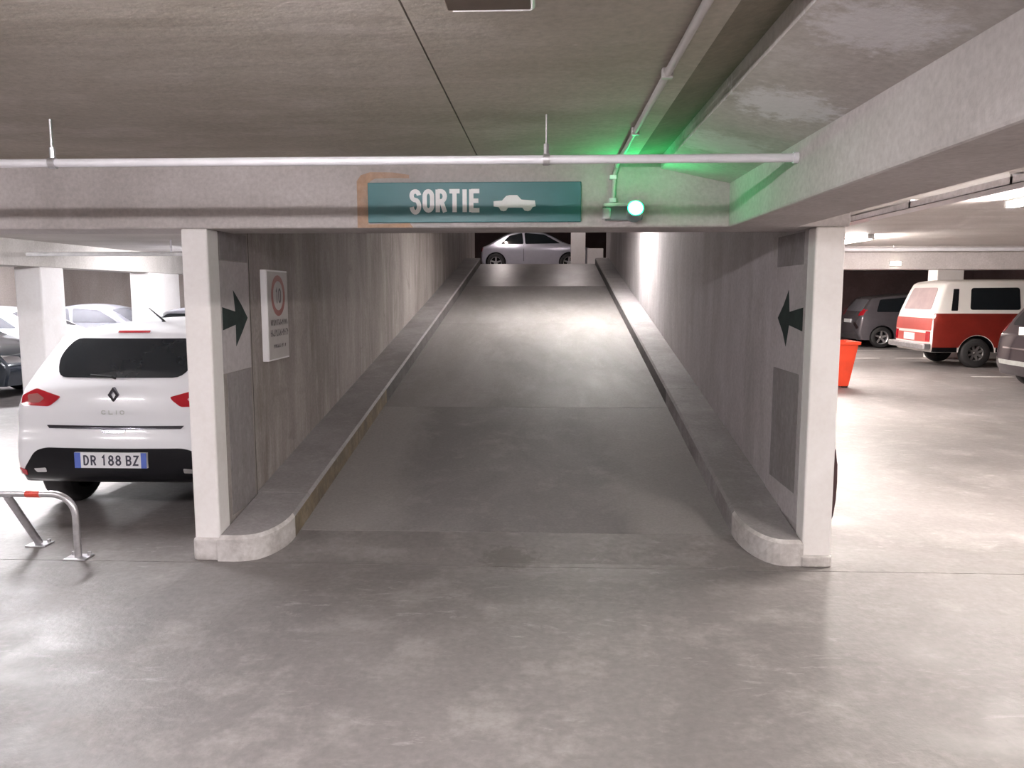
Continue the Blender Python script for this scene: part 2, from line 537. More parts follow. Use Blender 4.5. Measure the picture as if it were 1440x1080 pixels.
# aisle ceiling: two slabs with a joint
struct(box('ceiling', -13.0, -0.384, -6.0, 4.66, 2.40, 2.75, M_CEIL))
struct(box('ceiling', -0.378, 0.50, -6.0, 4.66, 2.40, 2.75, M_CEIL))
struct(box('ceiling_joint', -0.384, -0.378, -6.0, 4.66, 2.406, 2.75, M_JOINT))
struct(prism('ceiling_haunch', [(0.66, 2.362), (1.08, 2.272), (1.08, 2.75), (0.66, 2.75)], 'Y', -6.0, 4.66, M_HAUNCH))
struct(prism('ceiling_groove', [(0.50, 2.40), (0.66, 2.43), (0.66, 2.75), (0.50, 2.75)], 'Y', -6.0, 4.66, M_GROOVE))
# ceilings of the two bays
struct(box('ceiling_left', -12.6, -2.17, 5.05, 19.8, 2.40, 2.6, M_CEIL_PALE))
struct(box('ceiling_right', 1.46, 15.0, -6.0, 4.66, 2.40, 2.6, M_CEIL_PALE))
struct(box('ceiling_right', 1.72, 15.0, 4.66, 19.8, 2.40, 2.6, M_CEIL_PALE))
struct(box('ceiling_right', 5.4, 15.0, 19.8, 28.0, 2.40, 2.6, M_CEIL))

# beams
struct(box('beam', -12.6, 1.75, Y0, 5.05, 2.03, 2.45, M_BEAM, bev=0.012), 'long concrete beam over the ramp mouth carrying the green exit sign')
struct(box('beam', 1.055, 1.46, -6.0, Y0 + 0.01, 2.03, 2.5, M_BEAM, bev=0.012), 'concrete beam running from the ramp mouth towards the right foreground')
struct(box('beam', -7.85, -7.40, 5.05, 19.8, 2.03, 2.45, M_CEIL_PALE, bev=0.01))
struct(box('beam', 1.73, 15.0, 13.0, 13.45, 2.03, 2.45, M_BEAM, bev=0.01))

# walls of the ramp: white painted ends, joint, arrow panels
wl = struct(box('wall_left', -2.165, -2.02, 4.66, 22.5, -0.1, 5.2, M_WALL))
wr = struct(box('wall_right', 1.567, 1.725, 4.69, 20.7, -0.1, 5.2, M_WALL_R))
box('painted_end', -2.172, -2.012, 4.635, 4.80, 0.0, 2.03, M_PAINT, wl, bev=0.012)
box('painted_end', 1.560, 1.732, 4.665, 4.80, 0.0, 2.03, M_PAINT, wr, bev=0.012)
prism('painted_base', [(-2.180, 4.625), (-2.15, 4.605), (-2.03, 4.605), (-1.99, 4.625), (-1.99, 4.80), (-2.180, 4.80)], 'Z', 0, 0.14, M_PAINT_WORN, wl, bev=0.014)
prism('painted_base', [(1.552, 4.655), (1.60, 4.645), (1.70, 4.645), (1.74, 4.66), (1.74, 4.80), (1.552, 4.80)], 'Z', 0, 0.07, M_PAINT_WORN, wr, bev=0.012)
# left wall: vertical joint, pale arrow field, darker bare fields
box('wall_joint', -2.024, -2.0185, 5.292, 5.300, 0.2, 2.3, M_JOINT, wl)
box('pale_panel', -2.021, -2.014, 4.80, 5.262, 1.145, 1.850, M_PANEL, wl)
box('bare_panel', -2.021, -2.016, 4.86, 5.262, 0.22, 1.140, M_PANEL_DK, wl)
box('bare_panel', -2.021, -2.016, 4.82, 5.262, 1.856, 2.03, M_PANEL_DK, wl)
# right wall
box('pale_panel', 1.561, 1.568, 4.80, 5.50, 0.22, 2.03, M_PANEL, wr)
box('bare_panel', 1.5585, 1.565, 4.86, 5.40, 0.40, 1.150, M_PANEL_DK, wr, bev=0.002)
box('bare_panel', 1.5585, 1.565, 4.86, 5.40, 1.822, 2.02, M_PANEL_DK, wr, bev=0.002)


def arrow(parent, xa, xb, ys):
    """swept arrow lying on a wall, ys = (tail, head start, barb, tip)"""
    t, h, b, tip = ys
    pts = [(t, 1.562), (h, 1.530), (b, 1.668), (h + (tip - h) * 0.5, 1.575), (tip, 1.484), (h + (tip - h) * 0.52, 1.395), (b + 0.02, 1.305), (h, 1.445), (t, 1.418)]
    prism('arrow', pts, 'X', xa, xb, M_ARROW, parent)


arrow(wl, -2.0145, -2.0125, (4.815, 5.02, 4.995, 5.225))
arrow(wr, 1.5590, 1.5615, (4.835, 5.10, 5.13, 5.345))

# ramp: separate concrete pours with narrow joints
rp = struct(box('ramp', -2.02, 1.567, Y0, 20.0, -0.35, -0.012, M_JOINT, shear=SL, yref=Y0), 'concrete ramp climbing between two walls')
pours = [(4.652, 5.06, M_FLOOR), (5.066, 7.86, M_RAMP_DARK), (7.865, 12.2, M_RAMP), (12.205, 16.2, M_RAMP), (16.205, 20.0, M_RAMP_TOP)]
for (a, b_, m) in pours:
    box('ramp_slab', -2.02, 1.567, a, b_, -0.03, 0.0, m, rp, shear=SL, yref=Y0)


# kerbs along both walls with rounded painted noses
def kerb(side):
    xw, xr = (-2.019, -1.645) if side < 0 else (1.566, 1.235)
    lab = 'concrete kerb along the left ramp wall with worn yellow face' if side < 0 else 'concrete kerb along the right ramp wall with pale worn edge'
    face = M_KERB_YEL if side < 0 else M_KERB_PALE
    cuts = [5.30, 8.0, 11.0, 14.0, 17.0, 19.9] if side < 0 else [5.12, 8.0, 11.0, 14.0, 17.0, 19.9]
    root = None
    hk = 0.16
    for a, b_ in zip(cuts, cuts[1:]):
        bm = bmesh.new()
        ins = -side * 0.012
        prof = [(xw, -0.05), (xr, -0.05), (xr, hk - 0.02), (xr + side * 0.018, hk), (xw, hk)]
        A = [bm.verts.new((x, a + 0.003, z + rz(a))) for x, z in prof]
        B = [bm.verts.new((x, b_ - 0.003, z + rz(b_))) for x, z in prof]
        bm.faces.new(A)
        bm.faces.new(B[::-1])
        for i in range(5):
            f = bm.faces.new([A[i], B[i], B[(i + 1) % 5], A[(i + 1) % 5]])
            f.material_index = 1 if i == 1 else 0
        fm = face if a < 7 else M_KERB_SHADE
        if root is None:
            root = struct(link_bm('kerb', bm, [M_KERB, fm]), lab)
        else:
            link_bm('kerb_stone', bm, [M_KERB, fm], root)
    # nose: rounded in plan, top face bare, front face painted
    yn = 4.60 if side < 0 else 4.66
    ye = cuts[0]
    plan = [(xw, ye), (xw, yn)]
    x1 = xw - side * 0.10
    plan.append((x1, yn))
    rx, ry = abs(xr - x1), 0.36 if side < 0 else 0.42
    for i in range(1, 11):
        t = i / 10 * PI / 2
        plan.append((x1 - side * rx * math.sin(t), yn + ry * (1 - math.cos(t))))
    plan.append((xr, ye))
    bm = bmesh.new()
    bev = 0.02
    cx = (xw + xr) / 2
    cy = (yn + ye) / 2 + 0.15

    def zt(y):
        return hk + max(0.0, rz(y))
    bot = [bm.verts.new((x, y, -0.01 + max(0, rz(y)) * 0.0)) for x, y in plan]
    mid = [bm.verts.new((x, y, zt(y) - 0.022)) for x, y in plan]
    top = [bm.verts.new((x + (cx - x) * 0.09, y + (cy - y) * 0.05, zt(y))) for x, y in plan]
    n = len(plan)
    for i in range(n):
        j = (i + 1) % n
        f = bm.faces.new([bot[i], bot[j], mid[j], mid[i]])
        f.material_index = 2 if i >= n - 2 else 1
        f = bm.faces.new([mid[i], mid[j], top[j], top[i]])
        f.material_index = 1 if i < n - 2 else 0
    bm.faces.new(top)
    o = link_bm('kerb_nose', bm, [M_KERB, M_PAINT_WORN, face], root)
    o['label'] = 'rounded kerb nose with worn white paint on its front'
    return root


kerb(-1)
kerb(1)

# roof over the ramp and the upper deck
struct(box('ceiling_ramp', -2.02, 1.567, 5.05, 20.4, 2.32, 2.6, M_CEIL, shear=SL, yref=5.05))
ZD = rz(20.0)
struct(box('floor_upper', -6.0, 5.2, 20.0, 31.5, ZD - 0.12, ZD, M_RAMP))
struct(box('ceiling_upper', -6.0, 5.2, 20.3, 31.5, ZD + 2.4, ZD + 2.6, M_CEIL))
struct(box('wall_upper_back', -6.0, 5.2, 31.3, 31.5, ZD, ZD + 2.4, M_BACK_R))
struct(box('wall_upper_left', -6.2, -6.0, 20.0, 31.5, ZD - 0.12, ZD + 2.6, M_BACK))
struct(box('wall_upper_right', 5.2, 5.4, 19.8, 31.5, ZD - 2.4, ZD + 2.6, M_BACK))
struct(box('column', 0.765, 1.19, 24.0, 24.4, ZD, ZD + 2.4, M_PAINT), 'white column beside the silver car at the top of the ramp')
struct(box('parapet', 1.26, 1.75, 24.2, 24.45, ZD, ZD + 0.62, M_PAINT, bev=0.02), 'low pale parapet right of the white column at the top of the ramp')

# outer shell
struct(box('wall_left_bay', -12.8, -12.6, -6.0, 20.0, 0, 2.45, M_BACK))
struct(box('wall_left_back', -12.6, -2.165, 19.8, 20.0, 0, 2.45, M_BACK))
struct(box('wall_right_bay', 14.6, 14.8, -6.0, 28.0, 0, 2.45, M_BACK_R))
struct(box('wall_right_back', 5.4, 14.6, 27.6, 27.8, 0, 2.45, M_BACK_R))
struct(box('wall_right_return', 1.725, 5.4, 19.8, 20.0, 0, 2.45, M_BACK))
struct(box('wall_rear', -13.0, 15.0, -6.2, -6.0, 0, 2.75, M_BACK))

# columns
struct(box('column', -7.80, -7.40, 11.27, 11.83, 0, 2.03, M_PAINT, bev=0.02), 'pale square column behind the white hatchback on the left')
struct(box('column', -7.78, -7.40, 14.45, 15.65, 0, 2.03, M_PAINT, bev=0.02), 'broad pale column further back in the left bay')
struct(box('column', 9.75, 10.40, 20.1, 20.6, 0, 2.40, M_PAINT, bev=0.02), 'pale column rising behind the red and white van')

# rust stain around the left end of the exit sign
rs = bmesh.new()
outer = [(-1.11, 2.05), (-1.11, 2.30), (-1.085, 2.335), (-1.03, 2.352), (-0.90, 2.350), (-0.80, 2.335)]
inner = [(-1.045, 2.05), (-1.045, 2.275), (-1.03, 2.30), (-1.00, 2.315), (-0.90, 2.318), (-0.80, 2.315)]
yv = Y0 - 0.0015
oo = [rs.verts.new((x, yv, z)) for x, z in outer]
ii = [rs.verts.new((x, yv, z)) for x, z in inner]
for i in range(5):
    rs.faces.new([oo[i], oo[i + 1], ii[i + 1], ii[i]])
for quad in ([(-1.11, 2.032), (-0.78, 2.032), (-0.80, 2.058), (-1.11, 2.05)],):
    rs.faces.new([rs.verts.new((x, yv, z)) for x, z in quad])
stain = link_bm('rust_stain', rs, M_RUST)
struct(stain, 'orange rust stain ring around the left end of the exit sign')

# painted bay lines on the right
for i, (xa, xb, ya) in enumerate([(8.45, 9.25, 15.75), (9.6, 12.5, 15.75), (7.9, 8.5, 20.2), (8.9, 12.5, 20.2), (7.9, 12.5, 22.9)]):
    struct(box('bay_line', xa, xb, ya, ya + 0.10, 0.0, 0.003, M_PAINT_WORN), 'worn white bay line on the floor of the right parking area')


# ------------------------------------------------------------------ LAMPS
def batten(name, x, y, z, rot, mat, label, group=None, L=1.25):
    t = thing('fluorescent_lamp', label, 'lamp', (x, y, z), rot, group)
    box('housing', -L / 2, L / 2, -0.045, 0.045, -0.022, 0.0, M_HOUSING, t, bev=0.005)
    box('opal_cover', -L / 2 + 0.03, L / 2 - 0.03, -0.04, 0.04, -0.062, -0.022, mat, t, bev=0.01)
    for s in (-1, 1):
        box('end_cap', s * (L / 2 - 0.03) - (0.03 if s < 0 else 0), s * (L / 2 - 0.03) + (0.03 if s > 0 else 0), -0.042, 0.042, -0.064, -0.02, M_HOUSING, t)
    return t


H2 = 2.40
batten('a', -0.9, 1.40, H2, 0, M_TUBE_A, 'fluorescent batten on the aisle ceiling just in front of the ramp mouth')
batten('a', -5.2, 1.40, H2, 0, M_TUBE_A, 'fluorescent batten on the aisle ceiling left of the parking hoop')
batten('a', -9.5, 1.40, H2, 0, M_TUBE_A, 'fluorescent batten at the far left end of the aisle ceiling')
batten('a', -2.5, -3.6, H2, 0, M_TUBE_A, 'fluorescent batten on the aisle ceiling behind the viewpoint')
batten('r', 4.17, 11.0, H2, PI / 2, M_TUBE_R, 'lit fluorescent lamp on the right bay ceiling just past the wall end')
batten('r', 3.75, 6.0, H2, PI / 2, M_TUBE_R, 'nearest glaring fluorescent lamp on the right bay ceiling')
batten('r', 4.0, 1.2, H2, PI / 2, M_TUBE_R, 'fluorescent lamp on the right bay ceiling out of frame')
batten('r', 4.4, 16.6, H2, PI / 2, M_TUBE_R, 'fluorescent lamp beyond the far beam of the right bay')
batten('l', -5.46, 7.95, H2, PI / 2, M_TUBE_L, 'fluorescent lamp on the left bay ceiling above the white hatchback')
batten('l', -4.6, 6.4, H2, PI / 2, M_TUBE_L, 'fluorescent lamp hidden behind the beam over the left bay')
batten('l', -5.5, 13.6, H2, PI / 2, M_TUBE_L, 'fluorescent lamp further back in the left bay')
batten('l', -9.8, 13.2, H2, PI / 2, M_TUBE_L, 'fluorescent lamp over the parked cars of the left bay')
batten('l', -10.2, 16.9, H2, PI / 2, M_TUBE_L, 'added unseen fluorescent lamp brightening the back wall of the left bay')  # extra lamp, added to brighten the left back wall
batten('r', 5.6, 15.6, H2, PI / 2, M_TUBE_R, 'added fluorescent lamp brightening the van, unseen behind the far beam')  # added out of sight to lift the brightness around the van
batten('r', 7.2, 21.6, H2, PI / 2, M_TUBE_R, 'added fluorescent lamp brightening the slate grey car, unseen behind the far beam')  # another added lamp, out of sight, so the grey car reads brighter
# recessed-sided downlight under the ramp roof, close to the right wall
t = thing('ramp_downlight', 'boxed lamp under the ramp roof close to the right wall, hidden by the beam', 'lamp', (0.74, 12.3, 3.44))
for nm, dims in (('lamp_side', (-.17, -.15, -.20, .20)), ('lamp_side', (.15, .17, -.20, .20)), ('lamp_side', (-.15, .15, -.20, -.18)), ('lamp_side', (-.15, .15, .18, .20))):
    box(nm, dims[0], dims[1], dims[2], dims[3], -.10, 0.03, M_HOUSING, t)
box('lit_glass', -.15, .15, -.18, .18, -.06, -.04, M_TUBE_U, t)
tube('lamp_stem', [(0, 0, -.05), (0, 0, .06)], .02, M_HOUSING, t, 8)
batten('d', 0.75, 22.2, ZD + 2.4, 0, M_TUBE_D, 'added unseen lamp brightening the white column past the ramp crest', L=0.7)  # added above the view to light the front of the white column
batten('d', -1.45, 25.4, ZD + 2.4, PI / 2, M_TUBE_D, 'lamp on the upper deck ceiling in front of the silver car')
t = thing('bulkhead_lamp', 'small lit lamp on the far beam of the right bay', 'lamp', (5.62, 13.0, 2.12))
box('backplate', -0.09, 0.09, -0.03, 0.0, -0.035, 0.035, M_HOUSING, t, bev=0.005)
box('lit_glass', -0.08, 0.08, -0.06, -0.03, -0.028, 0.028, M_SMALL, t, bev=0.008)

# ------------------------------------------------------------------ PIPES
p = thing('sprinkler_pipe', 'pale grey pipe hung across the ceiling in front of the beam', 'pipe', (0, 3.42, 2.214))
tube('pipe', [(-10, 0, 0), (-3, 0, 0), (1.057, 0, 0)], 0.0185, M_PIPE, p)
for xx in (-9.3, -5.7, -2.155, 0.0):
    tube('hanger_rod', [(xx, 0, 0.018), (xx, 0, 0.186)], 0.006 if xx != 0 else 0.004, M_GALV, p, 8)
    tube('clamp', [(xx - 0.014, 0, 0), (xx + 0.014, 0, 0)], 0.025, M_GALV, p)
    tube('clamp_nut', [(xx, 0, 0.02), (xx, 0, 0.065)], 0.012, M_GALV, p, 6)
tube('wall_socket', [(1.035, 0, 0), (1.057, 0, 0)], 0.024, M_PIPE, p)
p = thing('conduit', 'grey conduit running along the ceiling towards the green signal', 'conduit', (0.405, 0, 2.382))
tube('conduit_tube', [(0, -3, 0), (0, 4.60, 0), (0.0, 4.63, -0.012), (-0.012, 4.632, -0.05), (-0.02, 4.632, -0.21)], 0.013, M_CONDUIT, p)
for yy in (-1.0, 0.6, 2.75, 3.7):
    box('clip', -0.019, 0.019, yy - 0.012, yy + 0.012, -0.017, 0.018, M_CONDUIT, p, bev=0.004)
for zz in (-0.07, -0.20):
    box('clip', -0.042, 0.0, 4.618, 4.65, zz - 0.012, zz + 0.012, M_PIPE, p, bev=0.003)
p = thing('left_bay_pipe', 'white pipe crossing the left bay below its ceiling', 'pipe', (0, 11.0, 2.20))
tube('pipe', [(-7.4, 0, 0), (-2.17, 0, 0)], 0.03, M_HOUSING, p)
tube('hanger_rod', [(-5.3, 0, 0.018), (-5.3, 0, 0.2)], 0.012, M_PIPE, p, 8)
p = thing('right_bay_pipe', 'white pipe along the far beam of the right bay', 'pipe', (0, 12.8, 2.335))
tube('pipe', [(4.6, 0, 0), (14.6, 0, 0)], 0.03, M_PIPE, p)
for xx in (5.5, 8.0, 11.0):
    tube('hanger_rod', [(xx, 0, 0.02), (xx, 0, 0.065)], 0.008, M_GALV, p, 8)
p = thing('cable_tray', 'slim metal cable tray on the right bay ceiling', 'tray', (0, 0, 2.34))
box('tray_base', 2.95, 3.12, 4.9, 8.4, -0.005, 0.0, M_GALV, p)
for xx in (2.95, 3.115):
    box('tray_side', xx, xx + 0.005, 4.9, 8.4, -0.005, 0.045, M_GALV, p)
for yy in (5.2, 6.6, 8.0):
    box('tray_bracket', 2.95, 3.12, yy, yy + 0.03, 0.0, 0.06, M_GALV, p)

# ceiling box with white conduit, top edge of the frame
p = thing('ceiling_box', 'brown ceiling box with a white conduit along its front edge', 'box', (-0.14, 1.93, 2.40))
box('box_body', -0.115, 0.10, -0.22, 0.155, -0.035, 0.0, M_DARKBOX, p, bev=0.004)
tube('white_conduit', [(-0.10, 0.158, -0.03), (0.085, 0.158, -0.03), (0.099, 0.156, -0.03), (0.104, 0.145, -0.03), (0.104, 0.085, -0.03), (0.107, 0.074, -0.03), (0.118, 0.07, -0.03), (0.14, 0.07, -0.012)], 0.0065, M_HOUSING, p, 8)

# ------------------------------------------------------------------ SIGNS
sg = thing('exit_sign', 'teal exit sign with white lettering and car symbol on the beam', 'sign', (-0.42, Y0, 2.06))
ys = -0.022
box('sign_panel', -0.622, 0.622, ys, 0.0, 0.0, 0.229, M_TEAL, sg, bev=0.003)
bm = bmesh.new()
fy = ys - 0.0012


def pl_sign(u, v, d=0.0):
    return (u, fy - d, v)


add_text(bm, 'SORTIE', -0.372, 0.058, 0.130, 0.060, 0.0165, 0.0255, pl_sign)
link_bm('lettering', bm, M_WHITE, sg)
car_pts = [(0, .30), (.0, .62), (.20, .66), (.30, .95), (.38, 1.0), (.56, 1.0), (.66, .72), (.98, .66), (1.0, .30), (.93, .26), (.88, .06), (.82, 0), (.74, .03), (.68, .22), (.34, .22), (.30, .04), (.24, 0), (.17, .04), (.12, .26)]
bm = bmesh.new()
bm.faces.new([bm.verts.new((0.115 + a * 0.245, fy, 0.062 + b_ * 0.092)) for a, b_ in car_pts])
link_bm('car_symbol', bm, M_WHITE, sg)

# speed sign on the left wall
sp = thing('speed_sign', 'white framed wall sign with a red ring and lines of small print', 'sign', (-2.02, 5.50, 1.16))
box('sign_case', 0.0, 0.045, 0.0, 0.45, 0.0, 0.655, M_SIGNE, sp, bev=0.004)
box('sign_face', 0.045, 0.048, 0.012, 0.438, 0.012, 0.643, M_SIGN_SHADE, sp)


def pl_face(u, v, d=0.0):
    return (0.0495 + d, u, v)


bm = bmesh.new()
add_stroke(bm, arc(0.225, 0.47, 0.128, 0.128, 0, 360, 40), 0.042, pl_face)
link_bm('red_ring', bm, M_RED, sp)
bm = bmesh.new()
add_text(bm, '10', 0.168, 0.415, 0.11, 0.055, 0.006, 0.017, pl_face)
link_bm('ring_numerals', bm, M_INK, sp)
bm = bmesh.new()
for (v, h, a, b_) in [(0.255, 0.042, 0.06, 0.40), (0.175, 0.05, 0.05, 0.41), (0.09, 0.026, 0.11, 0.35)]:
    u = a
    while u < b_:
        w = random.uniform(0.016, 0.03)
        add_stroke(bm, [(u, v), (u, v + h)], 0.010, pl_face)
        if random.random() < 0.7:
            add_stroke(bm, [(u, v + h * random.choice((0.1, 0.5, 0.9))), (u + w * 0.75, v + h * random.choice((0.1, 0.5, 0.9)))], 0.010, pl_face)
        u += w + 0.008
link_bm('small_print', bm, M_INK, sp)['kind'] = 'stuff'

# green signal on the beam
gs = thing('green_signal', 'small wall signal with a glowing green lens right of the exit sign', 'signal', (0.43, Y0, 2.06))
box('casing', -0.09, 0.125, -0.055, 0.0, 0.006, 0.085, M_CLEAR, gs, bev=0.006)
box('top_bar', -0.10, 0.12, -0.065, -0.002, 0.083, 0.102, M_HOUSING, gs, bev=0.005)
box('junction', -0.105, -0.06, -0.062, -0.001, 0.012, 0.075, M_GALV, gs, bev=0.005)
ax = Vector((0.0, -0.93, 0.36)).normalized()
p0 = Vector((0.075, -0.115, 0.062))
tube('lens_cup', [p0 - ax * 0.075, p0 + ax * 0.012], 0.046, M_CLEAR, gs, 20)
bm = bmesh.new()
bmesh.ops.create_uvsphere(bm, u_segments=20, v_segments=12, radius=0.042)
qt = Vector((0, 0, 1)).rotation_difference(ax)
bmesh.ops.delete(bm, geom=[v for v in bm.verts if v.co.z < -0.005], context='VERTS')
for v in bm.verts:
    v.co.z *= 0.35
    v.co = qt @ v.co + p0 + ax * 0.014
link_bm('green_lens', bm, M_LED, gs, True)

# ------------------------------------------------------------------ HOOP BARRIER
hb = thing('parking_hoop', 'galvanised steel hoop barrier with a red band behind the white hatchback', 'barrier', (-2.915, 4.62, 0))
pts = [(0.0, 0, 0.012), (0.0, 0, 0.27)]
for i in range(1, 9):
    a = i / 8 * PI / 2
    pts.append((-0.14 * (1 - math.cos(a)), 0, 0.27 + 0.14 * math.sin(a)))
xl = -0.98
for i in range(0, 9):
    a = i / 8 * PI / 2
    pts.append((xl + 0.14 - 0.14 * math.sin(a), 0, 0.27 + 0.14 * math.cos(a)))
pts.append((xl, 0, 0.012))
tube('hoop_tube', pts, 0.021, M_GALV, hb, 14)
tube('red_band', [(-0.305, 0, 0.41), (-0.215, 0, 0.41)], 0.0225, M_REFLRED, hb, 14)
for xx in (0.0, xl):
    f = box('foot_plate', xx - 0.07, xx + 0.07, -0.05, 0.06, 0.0, 0.010, M_GALV, hb, bev=0.002)
    for sx in (-0.05, 0.05):
        tube('bolt', [(xx + sx, 0.035, 0.01), (xx + sx, 0.035, 0.032)], 0.011, M_GALV, f, 6)
tube('brace', [(-0.43, 0.0, 0.395), (-0.41, 0.24, 0.015)], 0.024, M_GALV, hb, 10)
f = box('foot_plate', -0.475, -0.345, 0.19, 0.30, 0.0, 0.010, M_GALV, hb, bev=0.002)
for sx in (-0.455, -0.365):
    tube('bolt', [(sx, 0.275, 0.01), (sx, 0.275, 0.03)], 0.011, M_GALV, f, 6)

# ------------------------------------------------------------------ BIN AND GUARD
bn = thing('sand_bin', 'tapered orange-red plastic bin half hidden by the right wall end', 'bin', (5.03, 14.05, 0))
bm = bmesh.new()
rings = []
for (z, hw, hd) in ((0.03, 0.28, 0.22), (0.76, 0.39, 0.30), (0.76, 0.41, 0.32), (0.81, 0.415, 0.325), (0.81, 0.385, 0.295), (0.10, 0.27, 0.21)):
    rings.append([bm.verts.new((sx * hw, sy * hd, z)) for sx, sy in ((-1, -1), (1, -1), (1, 1), (-1, 1))])
for a, b_ in zip(rings, rings[1:]):
    for k in range(4):
        bm.faces.new([a[k], a[(k + 1) % 4], b_[(k + 1) % 4], b_[k]])
bm.faces.new(rings[0])
bm.faces.new(rings[-1])
bmesh.ops.bevel(bm, geom=[e for e in bm.edges if abs(e.verts[0].co.z - e.verts[1].co.z) > 0.3], offset=0.03, segments=3, affect='EDGES')
link_bm('bin_body', bm, M_BIN, bn)
for sx in (-0.22, 0.22):
    for sy in (-0.16, 0.16):
        box('foot', sx - 0.045, sx + 0.045, sy - 0.045, sy + 0.045, 0.0, 0.05, M_RUBBER, bn, bev=0.006)

gd = thing('rubber_guard', 'dark maroon rubber guard on the outer side of the right wall', 'guard', (1.725, 4.93, 0.23))
prf = [(-0.001, 0.0), (0.03, 0.01), (0.048, 0.06), (0.058, 0.16), (0.061, 0.27), (0.058, 0.38), (0.046, 0.47), (0.03, 0.495), (-0.001, 0.50)]
prism('guard_pad', prf, 'Y', -0.17, 0.05, M_GUARD, gd, bev=0.006)
for zz in (0.1, 0.4):
    tube('bolt', [(0.03, -0.06, zz), (0.062, -0.06, zz)], 0.012, M_GALV, gd, 8)


# ------------------------------------------------------------------ CARS
def catmull(P, n=6):
    out = []
    Q = [P[0]] + list(P) + [P[-1]]
    for i in range(1, len(Q) - 2):
        p0, p1, p2, p3 = Q[i - 1], Q[i], Q[i + 1], Q[i + 2]
        for k in range(n):
            t = k / n
            out.append(tuple(0.5 * ((2 * b) + (c - a) * t + (2 * a - 5 * b + 4 * c - d) * t * t + (3 * b - a - 3 * c + d) * t ** 3)
                             for a, b, c, d in zip(p0, p1, p2, p3)))
    out.append(tuple(P[-1]))
    return out


def round_poly(pts, r=0.04, n=4):
    out = []
    m = len(pts)
    for i in range(m):
        p = Vector(pts[i])
        a = Vector(pts[i - 1]) - p
        b = Vector(pts[(i + 1) % m]) - p
        rr = min(r, a.length * 0.45, b.length * 0.45)
        pa = p + a.normalized() * rr
        pb = p + b.normalized() * rr
        for k in range(n + 1):
            t = k / n
            out.append(tuple((1 - t) ** 2 * pa + 2 * t * (1 - t) * p + t * t * pb))
    # refine long edges
    fin = []
    m = len(out)
    for i in range(m):
        p = Vector(out[i])
        q_ = Vector(out[(i + 1) % m])
        k = max(1, int((q_ - p).length / 0.07))
        for j in range(k):
            fin.append(tuple(p.lerp(q_, j / k)))
    return fin


